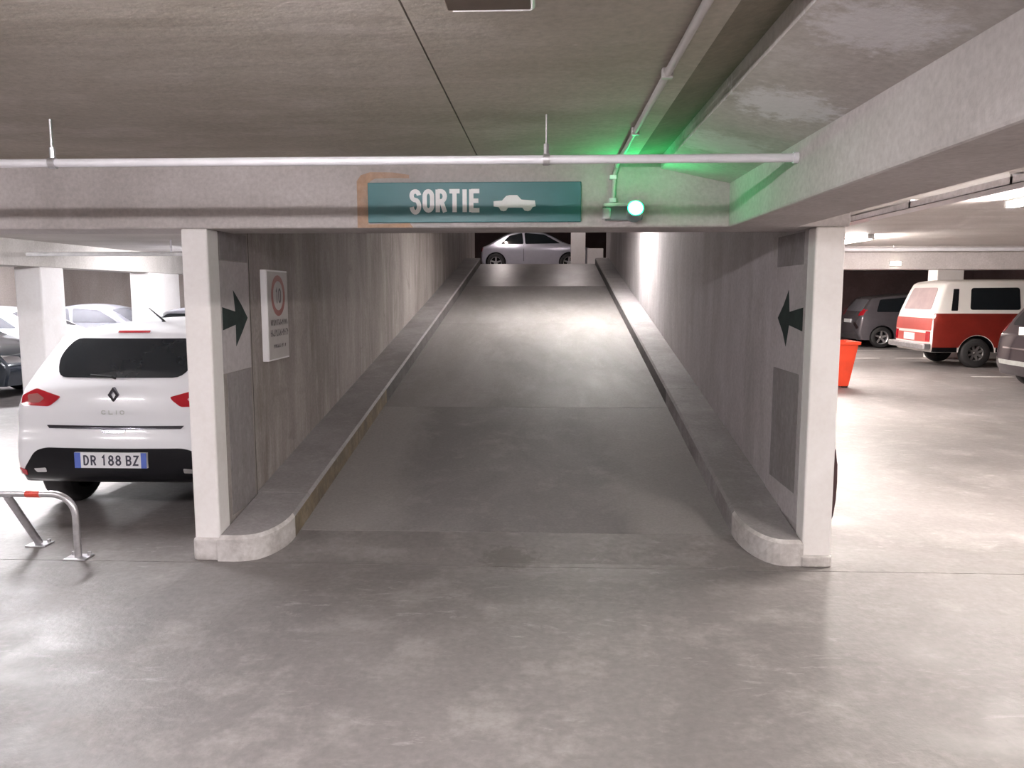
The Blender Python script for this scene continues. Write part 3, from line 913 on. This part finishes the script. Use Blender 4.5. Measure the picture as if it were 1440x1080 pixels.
def body_mesh(sp):
    sil = catmull(sp['sil'], 5)
    zb = sp['zb']
    hw, zs, wr, H = sp['hw'], sp['zs'], sp['wr'], sp['H']
    Lc = max(p_[0] for p_ in sil)
    ta = sp.get('taper', 0.10)

    def Wf(y, z):
        if z <= zs:
            w = hw * (1 - 0.05 * ((zs - z) / zs) ** 2)
        else:
            w = hw + (wr - hw) * ((z - zs) / (H - zs)) ** 1.15
        e = sp.get('tlen', 0.8)
        k = 0.0
        if y < e:
            k = (1 - max(y, 0) / e) ** 2.4 * ta * sp.get('rear_taper', 1.0)
        if y > Lc - e * 1.3:
            k = (1 - (Lc - y) / (e * 1.3)) ** 2.2 * ta * 1.5
        return w * (1 - k)
    r = sp.get('r', 0.07)
    bow = sp.get('bow', 0.05)
    ns = len(sil)
    bm = bmesh.new()
    rows = []
    arcl = [0]
    for a, b_ in zip(sil, sil[1:]):
        arcl.append(arcl[-1] + math.hypot(b_[0] - a[0], b_[1] - a[1]))
    nt_ = 9
    # inset edge line where roof and flank meet, cleaned so that it never folds back
    BL, EL = [], []
    for i, (y, z) in enumerate(sil):
        a = sil[max(i - 1, 0)]
        c = sil[min(i + 1, ns - 1)]
        t = Vector((c[0] - a[0], c[1] - a[1])).normalized()
        E = Vector((y, z)) + Vector((t.y, -t.x)) * (bow + r)
        E.y = max(E.y, zb + 0.012 * min(i, ns - 1 - i))
        EL.append(E)
        BL.append(Vector(((r + bow + .05) + (Lc - 2 * (r + bow + .05)) * arcl[i] / arcl[-1], zb)))
    EL[0], EL[-1] = BL[0].copy(), BL[-1].copy()
    ang = [math.atan2(e.y - zb + 0.02, Lc / 2 - e.x) for e in EL]
    keep = [0]
    for i in range(1, ns - 1):
        if ang[i] > ang[keep[-1]] + 0.004 and ang[i] < ang[-1] - 0.004:
            # a later point that falls back means this one overshot
            if all(ang[j_] > ang[i] - 0.002 for j_ in range(i + 1, min(i + 9, ns))):
                keep.append(i)
    keep.append(ns - 1)
    for a, c in zip(keep, keep[1:]):
        for i in range(a + 1, c):
            EL[i] = EL[a].lerp(EL[c], (i - a) / (c - a))
    tot = bow + r
    for i, (y, z) in enumerate(sil):
        S0, E, B = Vector((y, z)), EL[i], BL[i]
        we = Wf(E.x, E.y)
        half = []
        for v in (0, .25, .5, .7, .85, .94):
            P = S0.lerp(E, bow * v * v / tot)
            half.append(((we - r) * v, P.x, P.y))
        for k in range(0, 5):
            th = k / 4 * PI / 2
            P = S0.lerp(E, (bow + r * (1 - math.cos(th))) / tot)
            half.append((we - r + r * math.sin(th), P.x, P.y))
        for k in range(1, nt_ + 1):
            P = E.lerp(B, k / nt_)
            half.append((Wf(P.x, P.y), P.x, P.y))
        rows.append(half)
    m = len(rows[0])
    V = []
    for half in rows:
        right = [bm.verts.new(h) for h in half]
        left = [right[0]] + [bm.verts.new((-h[0], h[1], h[2])) for h in half[1:]]
        V.append((left, right))
    for (l0, r0), (l1, r1) in zip(V, V[1:]):
        for k in range(m - 1):
            bm.faces.new([r0[k], r0[k + 1], r1[k + 1], r1[k]])
            bm.faces.new([l0[k + 1], l0[k], l1[k], l1[k + 1]])
        bm.faces.new([r0[-1], l0[-1], l1[-1], r1[-1]])
    for (l, r_) in (V[0], V[-1]):
        bm.faces.new(l[:0:-1] + r_)
    bmesh.ops.remove_doubles(bm, verts=bm.verts, dist=0.0008)
    bmesh.ops.dissolve_degenerate(bm, edges=bm.edges, dist=0.0004)
    bmesh.ops.recalc_face_normals(bm, faces=bm.faces)
    return bm


class Car:
    def __init__(self, name, label, cat, sp, loc, rot, paint):
        self.root = thing(name, label, cat, loc, rot)
        bm = body_mesh(sp)
        self.bvh = BVHTree.FromBMesh(bm)
        self.sp = sp
        body = link_bm('body', bm, [paint, M_PLASTIC], self.root, True)
        if sp.get('skirt'):
            for p_ in body.data.polygons:
                if p_.center.z < sp['skirt']:
                    p_.material_index = 1
        # wheel arches cut out of the body
        cb = bmesh.new()
        for yw in sp['wheels']:
            for s in (-1, 1):
                n = 28
                A, B = [], []
                for k in range(n):
                    a = 2 * PI * k / n
                    yy = yw + sp['ra'] * math.cos(a)
                    zz = sp['rw'] + sp['ra'] * math.sin(a)
                    A.append(cb.verts.new((s * (sp['hw'] - 0.28), yy, zz)))
                    B.append(cb.verts.new((s * (sp['hw'] + 0.3), yy, zz)))
                for k in range(n):
                    cb.faces.new([A[k], A[(k + 1) % n], B[(k + 1) % n], B[k]])
                cb.faces.new(A[::-1])
                cb.faces.new(B)
        for f in cb.faces:
            f.material_index = 1
        cut = link_bm('cutter', cb, [paint, M_PLASTIC], self.root)
        md = body.modifiers.new('arches', 'BOOLEAN')
        md.operation = 'DIFFERENCE'
        md.object = cut
        md.solver = 'EXACT'
        dg = bpy.context.evaluated_depsgraph_get()
        me = bpy.data.meshes.new_from_object(body.evaluated_get(dg))
        body.modifiers.clear()
        old = body.data
        body.data = me
        bpy.data.meshes.remove(old)
        cm = cut.data
        bpy.data.objects.remove(cut)
        bpy.data.meshes.remove(cm)
        for p_ in me.polygons:
            p_.use_smooth = True
        try:
            me.set_sharp_from_angle(angle=math.radians(40))
        except Exception:
            pass
        self.body = body
        self.wheels()

    def wheels(self):
        sp = self.sp
        rw, w = sp['rw'], 0.205
        tyre = bmesh.new()
        ri = sp.get('rimr', 0.66) - 0.02
        prof = [(ri * rw, -w / 2), (0.86 * rw, -w / 2 - 0.004), (0.97 * rw, -w / 2 + 0.02), (rw, -w / 2 + 0.045), (rw, w / 2 - 0.045),
                (0.97 * rw, w / 2 - 0.02), (0.86 * rw, w / 2 + 0.004), (ri * rw, w / 2)]
        n = 36
        R = [[tyre.verts.new((x, r_ * math.cos(2 * PI * k / n), r_ * math.sin(2 * PI * k / n))) for r_, x in prof] for k in range(n)]
        for k in range(n):
            a, b_ = R[k], R[(k + 1) % n]
            for j in range(len(prof) - 1):
                tyre.faces.new([a[j], a[j + 1], b_[j + 1], b_[j]])
            tyre.faces.new([a[-1], a[0], b_[0], b_[-1]])
        me_t = None
        rim = bmesh.new()
        rr = sp.get('rimr', 0.66) * rw
        # dished back disc, outer lip and spokes
        prof2 = [(0.0, -0.02), (0.55 * rr, -0.02), (0.86 * rr, -0.03), (0.9 * rr, 0.055), (rr, 0.075), (rr, -0.06)]
        R = [[rim.verts.new((x, r_ * math.cos(2 * PI * k / n), r_ * math.sin(2 * PI * k / n))) for r_, x in prof2[1:]] for k in range(n)]
        for k in range(n):
            a, b_ = R[k], R[(k + 1) % n]
            for j in range(len(prof2) - 2):
                f = rim.faces.new([a[j], a[j + 1], b_[j + 1], b_[j]])
                f.material_index = 1 if j == 0 else 0
        f = rim.faces.new([R[k][0] for k in range(n)])
        f.material_index = 1
        nsp = sp.get('spokes', 5)
        for k in range(nsp):
            a = 2 * PI * k / nsp + 0.3
            c, s = math.cos(a), math.sin(a)
            vs = []
            for (r_, hw_, x) in ((0.10 * rr, 0.03, 0.045), (0.92 * rr, 0.024, 0.062)):
                for sg_ in (-1, 1):
                    for dx in (-0.03, 0):
                        vs.append(rim.verts.new((x + dx, r_ * c - sg_ * hw_ * s, r_ * s + sg_ * hw_ * c)))
            for q_ in ((0, 1, 3, 2), (4, 6, 7, 5), (0, 4, 5, 1), (2, 3, 7, 6), (1, 5, 7, 3), (0, 2, 6, 4)):
                rim.faces.new([vs[i] for i in q_])
        add_tube(rim, [(-0.02, 0, 0), (0.045, 0, 0), (0.058, 0, 0)], [0.19 * rr, 0.19 * rr, 0.12 * rr], 16)
        first = True
        for yw in sp['wheels']:
            for s in (-1, 1):
                if first:
                    t_ = link_bm('wheel', tyre, M_RUBBER, self.root, True)
                    r_ = link_bm('rim', rim, [sp.get('rim') or M_GALV, M_PLASTIC], t_)
                    me_t, me_r = t_.data, r_.data
                    first = False
                else:
                    t_ = bpy.data.objects.new('wheel', me_t)
                    COL.objects.link(t_)
                    t_.parent = self.root
                    r_ = bpy.data.objects.new('rim', me_r)
                    COL.objects.link(r_)
                    r_.parent = t_
                x = sp.get('track', sp['hw'] - 0.115)
                t_.location = (s * x, yw, rw)
                t_.rotation_euler = (0, 0, 0 if s > 0 else PI)

    def hit(self, view, a, b):
        o, d = {'rear': (Vector((a, -2, b)), Vector((0, 1, 0))), 'front': (Vector((a, 9, b)), Vector((0, -1, 0))),
                'left': (Vector((-3, a, b)), Vector((1, 0, 0))), 'right': (Vector((3, a, b)), Vector((-1, 0, 0))),
                'top': (Vector((a, b, 4)), Vector((0, 0, -1)))}[view]
        loc, nrm, _, _ = self.bvh.ray_cast(o, d)
        if loc is None:
            loc, nrm, _, _ = self.bvh.find_nearest(o + d * 3)
        return loc, d

    def panel(self, name, view, pts, mat, off=0.006, r=0.04, parent=None, rings=5, label=None):
        bnd = round_poly(pts, r)
        c = Vector((sum(p_[0] for p_ in bnd) / len(bnd), sum(p_[1] for p_ in bnd) / len(bnd)))
        bm = bmesh.new()
        R = []
        for k in range(rings + 1):
            f = (k + 1) / (rings + 1)
            row = []
            for p_ in bnd:
                q_ = c.lerp(Vector(p_), f)
                loc, d = self.hit(view, q_.x, q_.y)
                row.append(bm.verts.new(loc - d * off))
            R.append(row)
        edge = []
        for p_ in bnd:
            loc, d = self.hit(view, p_[0], p_[1])
            edge.append(bm.verts.new(loc + d * 0.012))
        R.append(edge)
        loc, d = self.hit(view, c.x, c.y)
        cv = bm.verts.new(loc - d * off)
        n = len(bnd)
        for k in range(n):
            bm.faces.new([cv, R[0][k], R[0][(k + 1) % n]])
        for a, b_ in zip(R, R[1:]):
            for k in range(n):
                bm.faces.new([a[k], b_[k], b_[(k + 1) % n], a[(k + 1) % n]])
        o = link_bm(name, bm, mat, parent or self.root, True)
        if label:
            o['label'] = label
        return o

    def strip(self, name, view, cols, mat, off=0.006, n=7, label=None):
        bm = bmesh.new()
        G = []
        for (a, lo, hi) in cols:
            row = []
            for k in range(n):
                loc, d = self.hit(view, a, lo + (hi - lo) * k / (n - 1))
                row.append(bm.verts.new(loc - d * off))
            G.append(row)
        for a, b_ in zip(G, G[1:]):
            for k in range(n - 1):
                bm.faces.new([a[k], a[k + 1], b_[k + 1], b_[k]])
        bmesh.ops.solidify(bm, geom=list(bm.faces), thickness=0.004)
        o = link_bm(name, bm, mat, self.root, True)
        if label:
            o['label'] = label
        return o

    def plate(self, view, cx, cz, text=None, w=0.52, h=0.11, tilt_y=None, off=0.02, band=True):
        """flat number plate standing just off the body"""
        loc, d = self.hit(view, cx, cz)
        y = loc.y - d.y * off
        s = 1 if view == 'rear' else -1
        pl = box('number_plate', cx - w / 2, cx + w / 2, min(y, y + d.y * 0.03), max(y, y + d.y * 0.03), cz - h / 2, cz + h / 2, M_PLATE, self.root)
        e = y - d.y * 0.0015

        def pf(u, v, k=0.0):
            return (cx + s * u, e - d.y * k, cz + v)
        if band:
            for (a, b_, nm) in ((-w / 2, -w / 2 + 0.045, 'blue_band'), (w / 2 - 0.04, w / 2, 'blue_band')):
                bm = bmesh.new()
                bm.faces.new([bm.verts.new(pf(*q_)) for q_ in ((a, -h / 2), (b_, -h / 2), (b_, h / 2), (a, h / 2))])
                link_bm(nm, bm, M_PLATEB, pl)
        if text:
            bm = bmesh.new()
            add_text(bm, text, -0.195, -0.036, 0.072, 0.040, 0.0125, 0.0125, pf)
            link_bm('plate_lettering', bm, M_PLATET, pl)['kind'] = 'stuff'
        return pl


HATCH = dict(sil=[(.14, .28), (.04, .32), (.0, .45), (.015, .60), (.045, .70), (.05, .82), (.08, .95), (.13, 1.03), (.25, 1.18), (.36, 1.31), (.42, 1.38), (.56, 1.415), (.9, 1.437), (1.4, 1.448),
                  (1.95, 1.42), (2.45, 1.27), (2.95, 1.02), (3.3, .93), (3.7, .82), (3.95, .68), (4.05, .50), (4.02, .34), (3.9, .28)],
             zb=.28, hw=.785, zs=.80, wr=.53, H=1.448, skirt=.36, wheels=(.68, 3.27), rw=.305, ra=.345, r=.08, bow=.05, taper=.06, tlen=.5, track=.70)
SEDAN = dict(sil=[(.06, .22), (.0, .35), (.0, .6), (.05, .92), (.35, 1.0), (.75, 1.04), (1.2, 1.28), (1.6, 1.38), (2.2, 1.40), (2.7, 1.30), (3.3, 1.0), (3.7, .90), (4.15, .80),
                  (4.35, .62), (4.4, .45), (4.34, .22)],
             zb=.22, hw=.87, zs=.78, wr=.58, H=1.40, wheels=(.85, 3.5), rw=.31, ra=.35, r=.08, bow=.05, taper=.09, tlen=.6)
MPV = dict(sil=[(.08, .24), (.0, .40), (.0, .62), (.05, .92), (.12, 1.05), (.38, 1.45), (.55, 1.56), (1.2, 1.63), (1.8, 1.65), (2.4, 1.58), (2.9, 1.33), (3.35, 1.05), (3.8, .95), (4.2, .75),
                (4.3, .5), (4.24, .24)],
           zb=.24, hw=.90, zs=.85, wr=.64, H=1.65, wheels=(.72, 3.42), rw=.32, ra=.36, r=.09, bow=.05, taper=.09, tlen=.6)
FAST = dict(sil=[(.06, .22), (.0, .35), (.0, .62), (.06, .85), (.22, .93), (.55, 1.12), (.95, 1.32), (1.4, 1.40), (1.9, 1.40), (2.4, 1.28), (2.95, 1.0), (3.4, .90), (3.8, .80), (3.95, .55), (3.9, .22)],
            zb=.22, hw=.85, zs=.78, wr=.58, H=1.40, wheels=(.55, 3.05), rw=.31, ra=.35, r=.08, bow=.05, taper=.09, tlen=.6)
VAN = dict(sil=[(.03, .34), (0, .45), (0, .7), (.01, .95), (.05, 1.16), (.13, 1.40), (.27, 1.78), (.36, 1.90), (.6, 1.945), (1.6, 1.96), (3.4, 1.95), (3.75, 1.88), (4.05, 1.55), (4.30, 1.18),
                (4.50, .95), (4.56, .65), (4.5, .34)],
           zb=.34, hw=.92, zs=1.12, wr=.76, H=1.96, wheels=(1.02, 3.48), rw=.325, ra=.39, r=.07, bow=.03, taper=.05, tlen=.4, spokes=8, rimr=.56, rim=M_WHEEL_DK)

# --- white hatchback, nearest car
c = Car('hatchback', 'white hatchback parked behind the left wall end, seen from the rear', 'car', HATCH, (-3.065, 5.32, 0), 0.0, M_CAR_WHITE)
c.panel('rear_window', 'rear', [(-.52, 1.19), (-.45, 1.315), (.45, 1.315), (.52, 1.19), (.46, 1.045), (-.46, 1.045)], M_GLASS, r=.12)
for s, m in ((-1, M_TAIL), (1, M_TAIL)):
    L_ = c.panel('tail_light', 'rear', [(s * .71, .915), (s * .60, .97), (s * .40, .915), (s * .42, .89), (s * .48, .845), (s * .70, .85)], m, off=.008, r=.02)
    c.panel('light_lens', 'rear', [(s * .66, .925), (s * .58, .935), (s * .52, .90), (s * .56, .87), (s * .64, .87)], M_TAILW if s > 0 else M_RED, off=.012, r=.015, parent=L_)
c.panel('chrome_strip', 'rear', [(-.50, .712), (.50, .712), (.48, .69), (-.48, .69)], M_DARKCHROME, off=.010, r=.006)
c.panel('tailgate_handle', 'rear', [(-.09, .688), (.09, .688), (.08, .662), (-.08, .662)], M_DARKCHROME, off=.006, r=.008)
c.panel('lower_bumper', 'rear', [(-.70, .30), (-.69, .38), (-.58, .53), (-.50, .555), (.50, .555), (.58, .53), (.69, .38), (.70, .30), (.5, .284), (-.5, .284)], M_PLASTIC, off=.008, r=.05, label='glossy black lower bumper')
for s in (-1, 1):
    c.panel('side_reflector', 'rear', [(s * .73, .40), (s * .66, .385), (s * .67, .34), (s * .735, .35)], M_TAIL, off=.012, r=.01)
    c.panel('exhaust_trim', 'rear', [(s * .60, .40), (s * .50, .41), (s * .50, .375), (s * .58, .37)], M_CHROME, off=.012, r=.01)
c.plate('rear', 0.0, 0.475, 'DR 188 BZ')
# diamond emblem and pale lettering
loc, d = c.hit('rear', 0, .93)
bm = bmesh.new()
o_, i_ = [], []
for k, (a, b_) in enumerate([(0, 1), (-1, 0), (0, -1), (1, 0)]):
    o_.append(bm.verts.new((a * .040, loc.y - .012, .93 + b_ * .055)))
    i_.append(bm.verts.new((a * .018, loc.y - .012, .93 + b_ * .028)))
for k in range(4):
    bm.faces.new([o_[k], o_[(k + 1) % 4], i_[(k + 1) % 4], i_[k]])
ex = bmesh.ops.extrude_face_region(bm, geom=list(bm.faces))
for v in [g for g in ex['geom'] if isinstance(g, bmesh.types.BMVert)]:
    v.co.y += .03
link_bm('emblem', bm, M_DARKCHROME, c.root)
loc, d = c.hit('rear', 0, .81)
bm = bmesh.new()
add_text(bm, 'CLIO', -.082, .795, .028, .036, .016, .006, lambda u, v, k=0.0: (u, loc.y - .011 - k, v))
link_bm('model_lettering', bm, M_BADGE, c.root)['kind'] = 'stuff'
c.panel('roof_spoiler_light', 'rear', [(-.12, 1.372), (.12, 1.372), (.12, 1.356), (-.12, 1.356)], M_TAIL, off=.006, r=.005)
for s, v in ((-1, 'left'), (1, 'right')):
    c.panel('side_window', v, [(.62, 1.02), (.66, 1.26), (1.3, 1.33), (2.0, 1.30), (2.55, 1.05), (2.5, .99)], M_GLASS, r=.05)
    c.panel('headlamp', 'front', [(s * .75, .70), (s * .45, .66), (s * .48, .58), (s * .74, .60)], M_CHROME, r=.03)
c.panel('windscreen', 'top', [(-.56, 2.1), (.56, 2.1), (.66, 2.75), (-.66, 2.75)], M_GLASS, r=.06)
loc, d = c.hit('top', 0.07, .72)
a_ = tube('antenna', [(0.07, .72, loc.z - .01), (0.07, .70, loc.z + .015), (0.07, .50, loc.z + .11)], [0.018, .009, .003], M_PLASTIC, c.root, 8)
tube('rear_wiper', [(0.0, .10, 1.045), (-.0, .055, 1.06), (-.16, .075, 1.072)], .008, M_PLASTIC, c.root, 8)


def side_windows(c, polys, mat=M_GLASS):
    for v in ('left', 'right'):
        for p_ in polys:
            c.panel('side_window', v, p_, mat, r=.05)


def generic(name, label, sp, loc, rot, paint, kind='rear', glass_m=M_GLASS):
    c = Car(name, label, 'car', sp, loc, rot, paint)
    return c


# --- cars of the left bay (noses towards the aisle)
def nose(c, top=.9):
    for s in (-1, 1):
        c.panel('headlamp', 'front', [(s * .74, .70), (s * .42, .66), (s * .45, .57), (s * .73, .58)], M_CHROME, r=.03)
    c.panel('grille', 'front', [(-.40, .64), (.40, .64), (.36, .46), (-.36, .46)], M_PLASTIC, r=.03)
    c.plate('front', 0.0, .40, None)
    c.panel('windscreen', 'top', [(-.52, 2.68), (.52, 2.68), (.64, 3.22), (-.64, 3.22)], M_GLASS_GREY, r=.06)
    side_windows(c, [[(.95, 1.02), (1.35, 1.27), (1.75, 1.31), (1.85, 1.0)], [(1.92, 1.0), (1.85, 1.31), (2.45, 1.27), (2.95, 1.0)]], M_GLASS_GREY)
    c.panel('rear_window', 'top', [(-.5, .82), (.5, .82), (.46, 1.22), (-.46, 1.22)], M_GLASS, r=.05)


RX = -PI / 2          # local +Y -> world +X
c = Car('sedan', 'blue-black car at the far left edge, nose beside the pale column', 'car', SEDAN, (-8.15 - 4.4, 12.32, 0), RX, M_CAR_BLUE)
nose(c)
c = Car('sedan', 'white car in the left bay behind the blue-black car', 'car', SEDAN, (-8.3 - 4.4, 14.85, 0), RX, M_CAR_WHITE)
nose(c)
c = Car('sedan', 'silver car in the left bay between the two pale columns', 'car', dict(SEDAN), (-8.0 - 4.4, 17.75, 0), RX, M_CAR_SILVER)
nose(c)
c = Car('hatchback', 'silver hatchback whose roof shows just above the white hatchback', 'car', dict(HATCH), (-5.75, 12.3, 0), 0, M_CAR_SILVER)
c.panel('rear_window', 'rear', [(-.60, 1.20), (-.50, 1.315), (.50, 1.315), (.60, 1.20), (.54, 1.03), (-.54, 1.03)], M_GLASS, r=.08)
for s in (-1, 1):
    c.panel('tail_light', 'rear', [(s * .70, .915), (s * .66, .965), (s * .46, .92), (s * .52, .845), (s * .72, .85)], M_TAIL, r=.02)
side_windows(c, [[(.62, 1.02), (.66, 1.26), (1.3, 1.33), (2.0, 1.30), (2.55, 1.05), (2.5, .99)]])
c.panel('windscreen', 'top', [(-.56, 2.1), (.56, 2.1), (.66, 2.75), (-.66, 2.75)], M_GLASS, r=.06)
c.plate('rear', 0.0, 0.475, None)

# --- van in the right bay
c = Car('van', 'red and white camper van parked in the right bay, tailgate towards the aisle', 'van', VAN, (8.5, 18.60, 0), RX, M_CAR_CREAM)
c.panel('rear_window', 'rear', [(-.66, 1.28), (-.58, 1.77), (.58, 1.77), (.66, 1.28)], M_GLASS_PALE, off=.008, r=.08, label='hazy pale rear window')
c.panel('tailgate_panel', 'rear', [(-.86, .82), (-.86, 1.09), (.86, 1.09), (.86, .82)], M_CAR_REDL, off=.008, r=.03, label='pale red tailgate panel')
c.panel('tailgate_panel', 'rear', [(-.84, .56), (-.84, .76), (.84, .76), (.84, .56)], M_CAR_REDL, off=.008, r=.02, label='pale red lower tailgate panel')
for s in (-1, 1):
    c.panel('tail_light', 'rear', [(s * .84, .80), (s * .68, .80), (s * .68, .58), (s * .84, .58)], M_TAIL, off=.014, r=.02)
c.plate('rear', -0.05, .66, None, w=.5, h=.16, off=.03, band=False)
b_ = box('rear_bumper', -.90, .90, -.13, .03, .40, .53, M_GALV, c.root, bev=.025)
for v in ('left', 'right'):
    cols_ = []
    for k in range(81):
        yy = .07 + (2.55 - .07) * k / 80
        zl = .45
        dd = abs(yy - 1.02)
        if dd < .40:
            zl = max(zl, .325 + math.sqrt(.40 ** 2 - dd ** 2))
        cols_.append((yy, zl, 1.20))
    c.strip('red_side', v, cols_, M_CAR_RED, label='red lower side panel')
    c.strip('side_sill', v, [(yy, .345, .45) for yy, _, _ in cols_ if abs(yy - 1.02) > .40 and yy < 1.0], M_PLASTIC)
    c.strip('side_sill', v, [(yy, .345, .45) for yy, _, _ in cols_ if abs(yy - 1.02) > .40 and yy > 1.0], M_PLASTIC)
    c.panel('side_vent', v, [(.43, 1.26), (.50, 1.74), (.62, 1.74), (.57, 1.26)], M_PLASTIC, r=.015, label='black air vent slit')
    c.panel('side_window', v, [(.84, 1.28), (.88, 1.76), (1.92, 1.77), (1.92, 1.28)], M_GLASS, r=.06)
    c.panel('side_window', v, [(2.10, 1.28), (2.10, 1.77), (2.95, 1.77), (2.95, 1.28)], M_GLASS, r=.06)
    c.panel('side_window', v, [(3.08, 1.28), (3.08, 1.77), (3.55, 1.75), (3.85, 1.28)], M_GLASS, r=.06)
c.panel('windscreen', 'front', [(-.72, 1.25), (-.64, 1.80), (.64, 1.80), (.72, 1.25)], M_GLASS, r=.08)

# --- dark car at the right edge
c = Car('estate_car', 'dark aubergine car at the right edge in front of the van', 'car', MPV, (8.0, 13.5, 0), RX, M_CAR_BLACK)
c.panel('rear_window', 'rear', [(-.62, 1.10), (-.54, 1.46), (.54, 1.46), (.62, 1.10)], M_GLASS, r=.08)
for s in (-1, 1):
    c.panel('tail_light', 'rear', [(s * .84, 1.16), (s * .76, 1.18), (s * .74, .98), (s * .82, .96)], M_TAIL, r=.02)
c.plate('rear', 0.08, 1.0, None, w=.56, h=.15, off=.03, band=False)
c.panel('chrome_strip', 'rear', [(-.6, .72), (.6, .72), (.6, .695), (-.6, .695)], M_CHROME, r=.005)
c.panel('bumper_plate', 'rear', [(-.7, .50), (.7, .50), (.66, .42), (-.66, .42)], M_BADGE, r=.02, label='brushed bumper guard')
side_windows(c, [[(.55, 1.08), (.68, 1.45), (1.6, 1.53), (1.6, 1.08)], [(1.68, 1.08), (1.68, 1.53), (2.4, 1.47), (3.0, 1.12)]])

# --- slate grey car, furthest in the right bay
c = Car('people_carrier', 'slate grey car far back in the right bay beyond the van', 'car', dict(MPV), (9.4, 24.9, 0), RX, M_CAR_GREY)
c.panel('rear_window', 'rear', [(-.62, 1.10), (-.54, 1.46), (.54, 1.46), (.62, 1.10)], M_GLASS_GREY, r=.08)
for s in (-1, 1):
    c.panel('tail_light', 'rear', [(s * .83, 1.16), (s * .66, 1.18), (s * .56, 1.06), (s * .60, .96), (s * .82, .98)], M_TAIL, r=.02)
    c.panel('side_reflector', 'rear', [(s * .80, .62), (s * .50, .80), (s * .45, .70), (s * .70, .55)], M_CHROME, r=.02)
c.plate('rear', 0.0, .80, None, band=False)
side_windows(c, [[(.55, 1.08), (.68, 1.45), (1.6, 1.53), (1.6, 1.08)], [(1.68, 1.08), (1.68, 1.53), (2.4, 1.47), (3.0, 1.12)]])

# --- silver car at the top of the ramp
c = Car('coupe', 'silver car standing side-on at the top of the ramp', 'car', FAST, (-2.26, 27.0 + .85, ZD), RX, M_CAR_SILVER)
side_windows(c, [[(.72, .93), (1.0, 1.22), (1.45, 1.32), (1.5, .93)], [(1.56, .93), (1.52, 1.32), (2.2, 1.26), (2.75, .95)]])
c.panel('rear_window', 'top', [(-.52, .40), (.52, .40), (.46, .90), (-.46, .90)], M_GLASS, r=.05)
c.panel('windscreen', 'top', [(-.52, 2.30), (.52, 2.30), (.62, 2.85), (-.62, 2.85)], M_GLASS, r=.05)
for v in ('left', 'right'):
    c.panel('door_line', v, [(1.50, .88), (1.515, .88), (1.515, .35), (1.50, .35)], M_PLASTIC, off=.003, r=.002, rings=1)
for s in (-1, 1):
    c.panel('tail_light', 'rear', [(s * .78, .80), (s * .55, .80), (s * .55, .68), (s * .78, .68)], M_TAIL, r=.02)
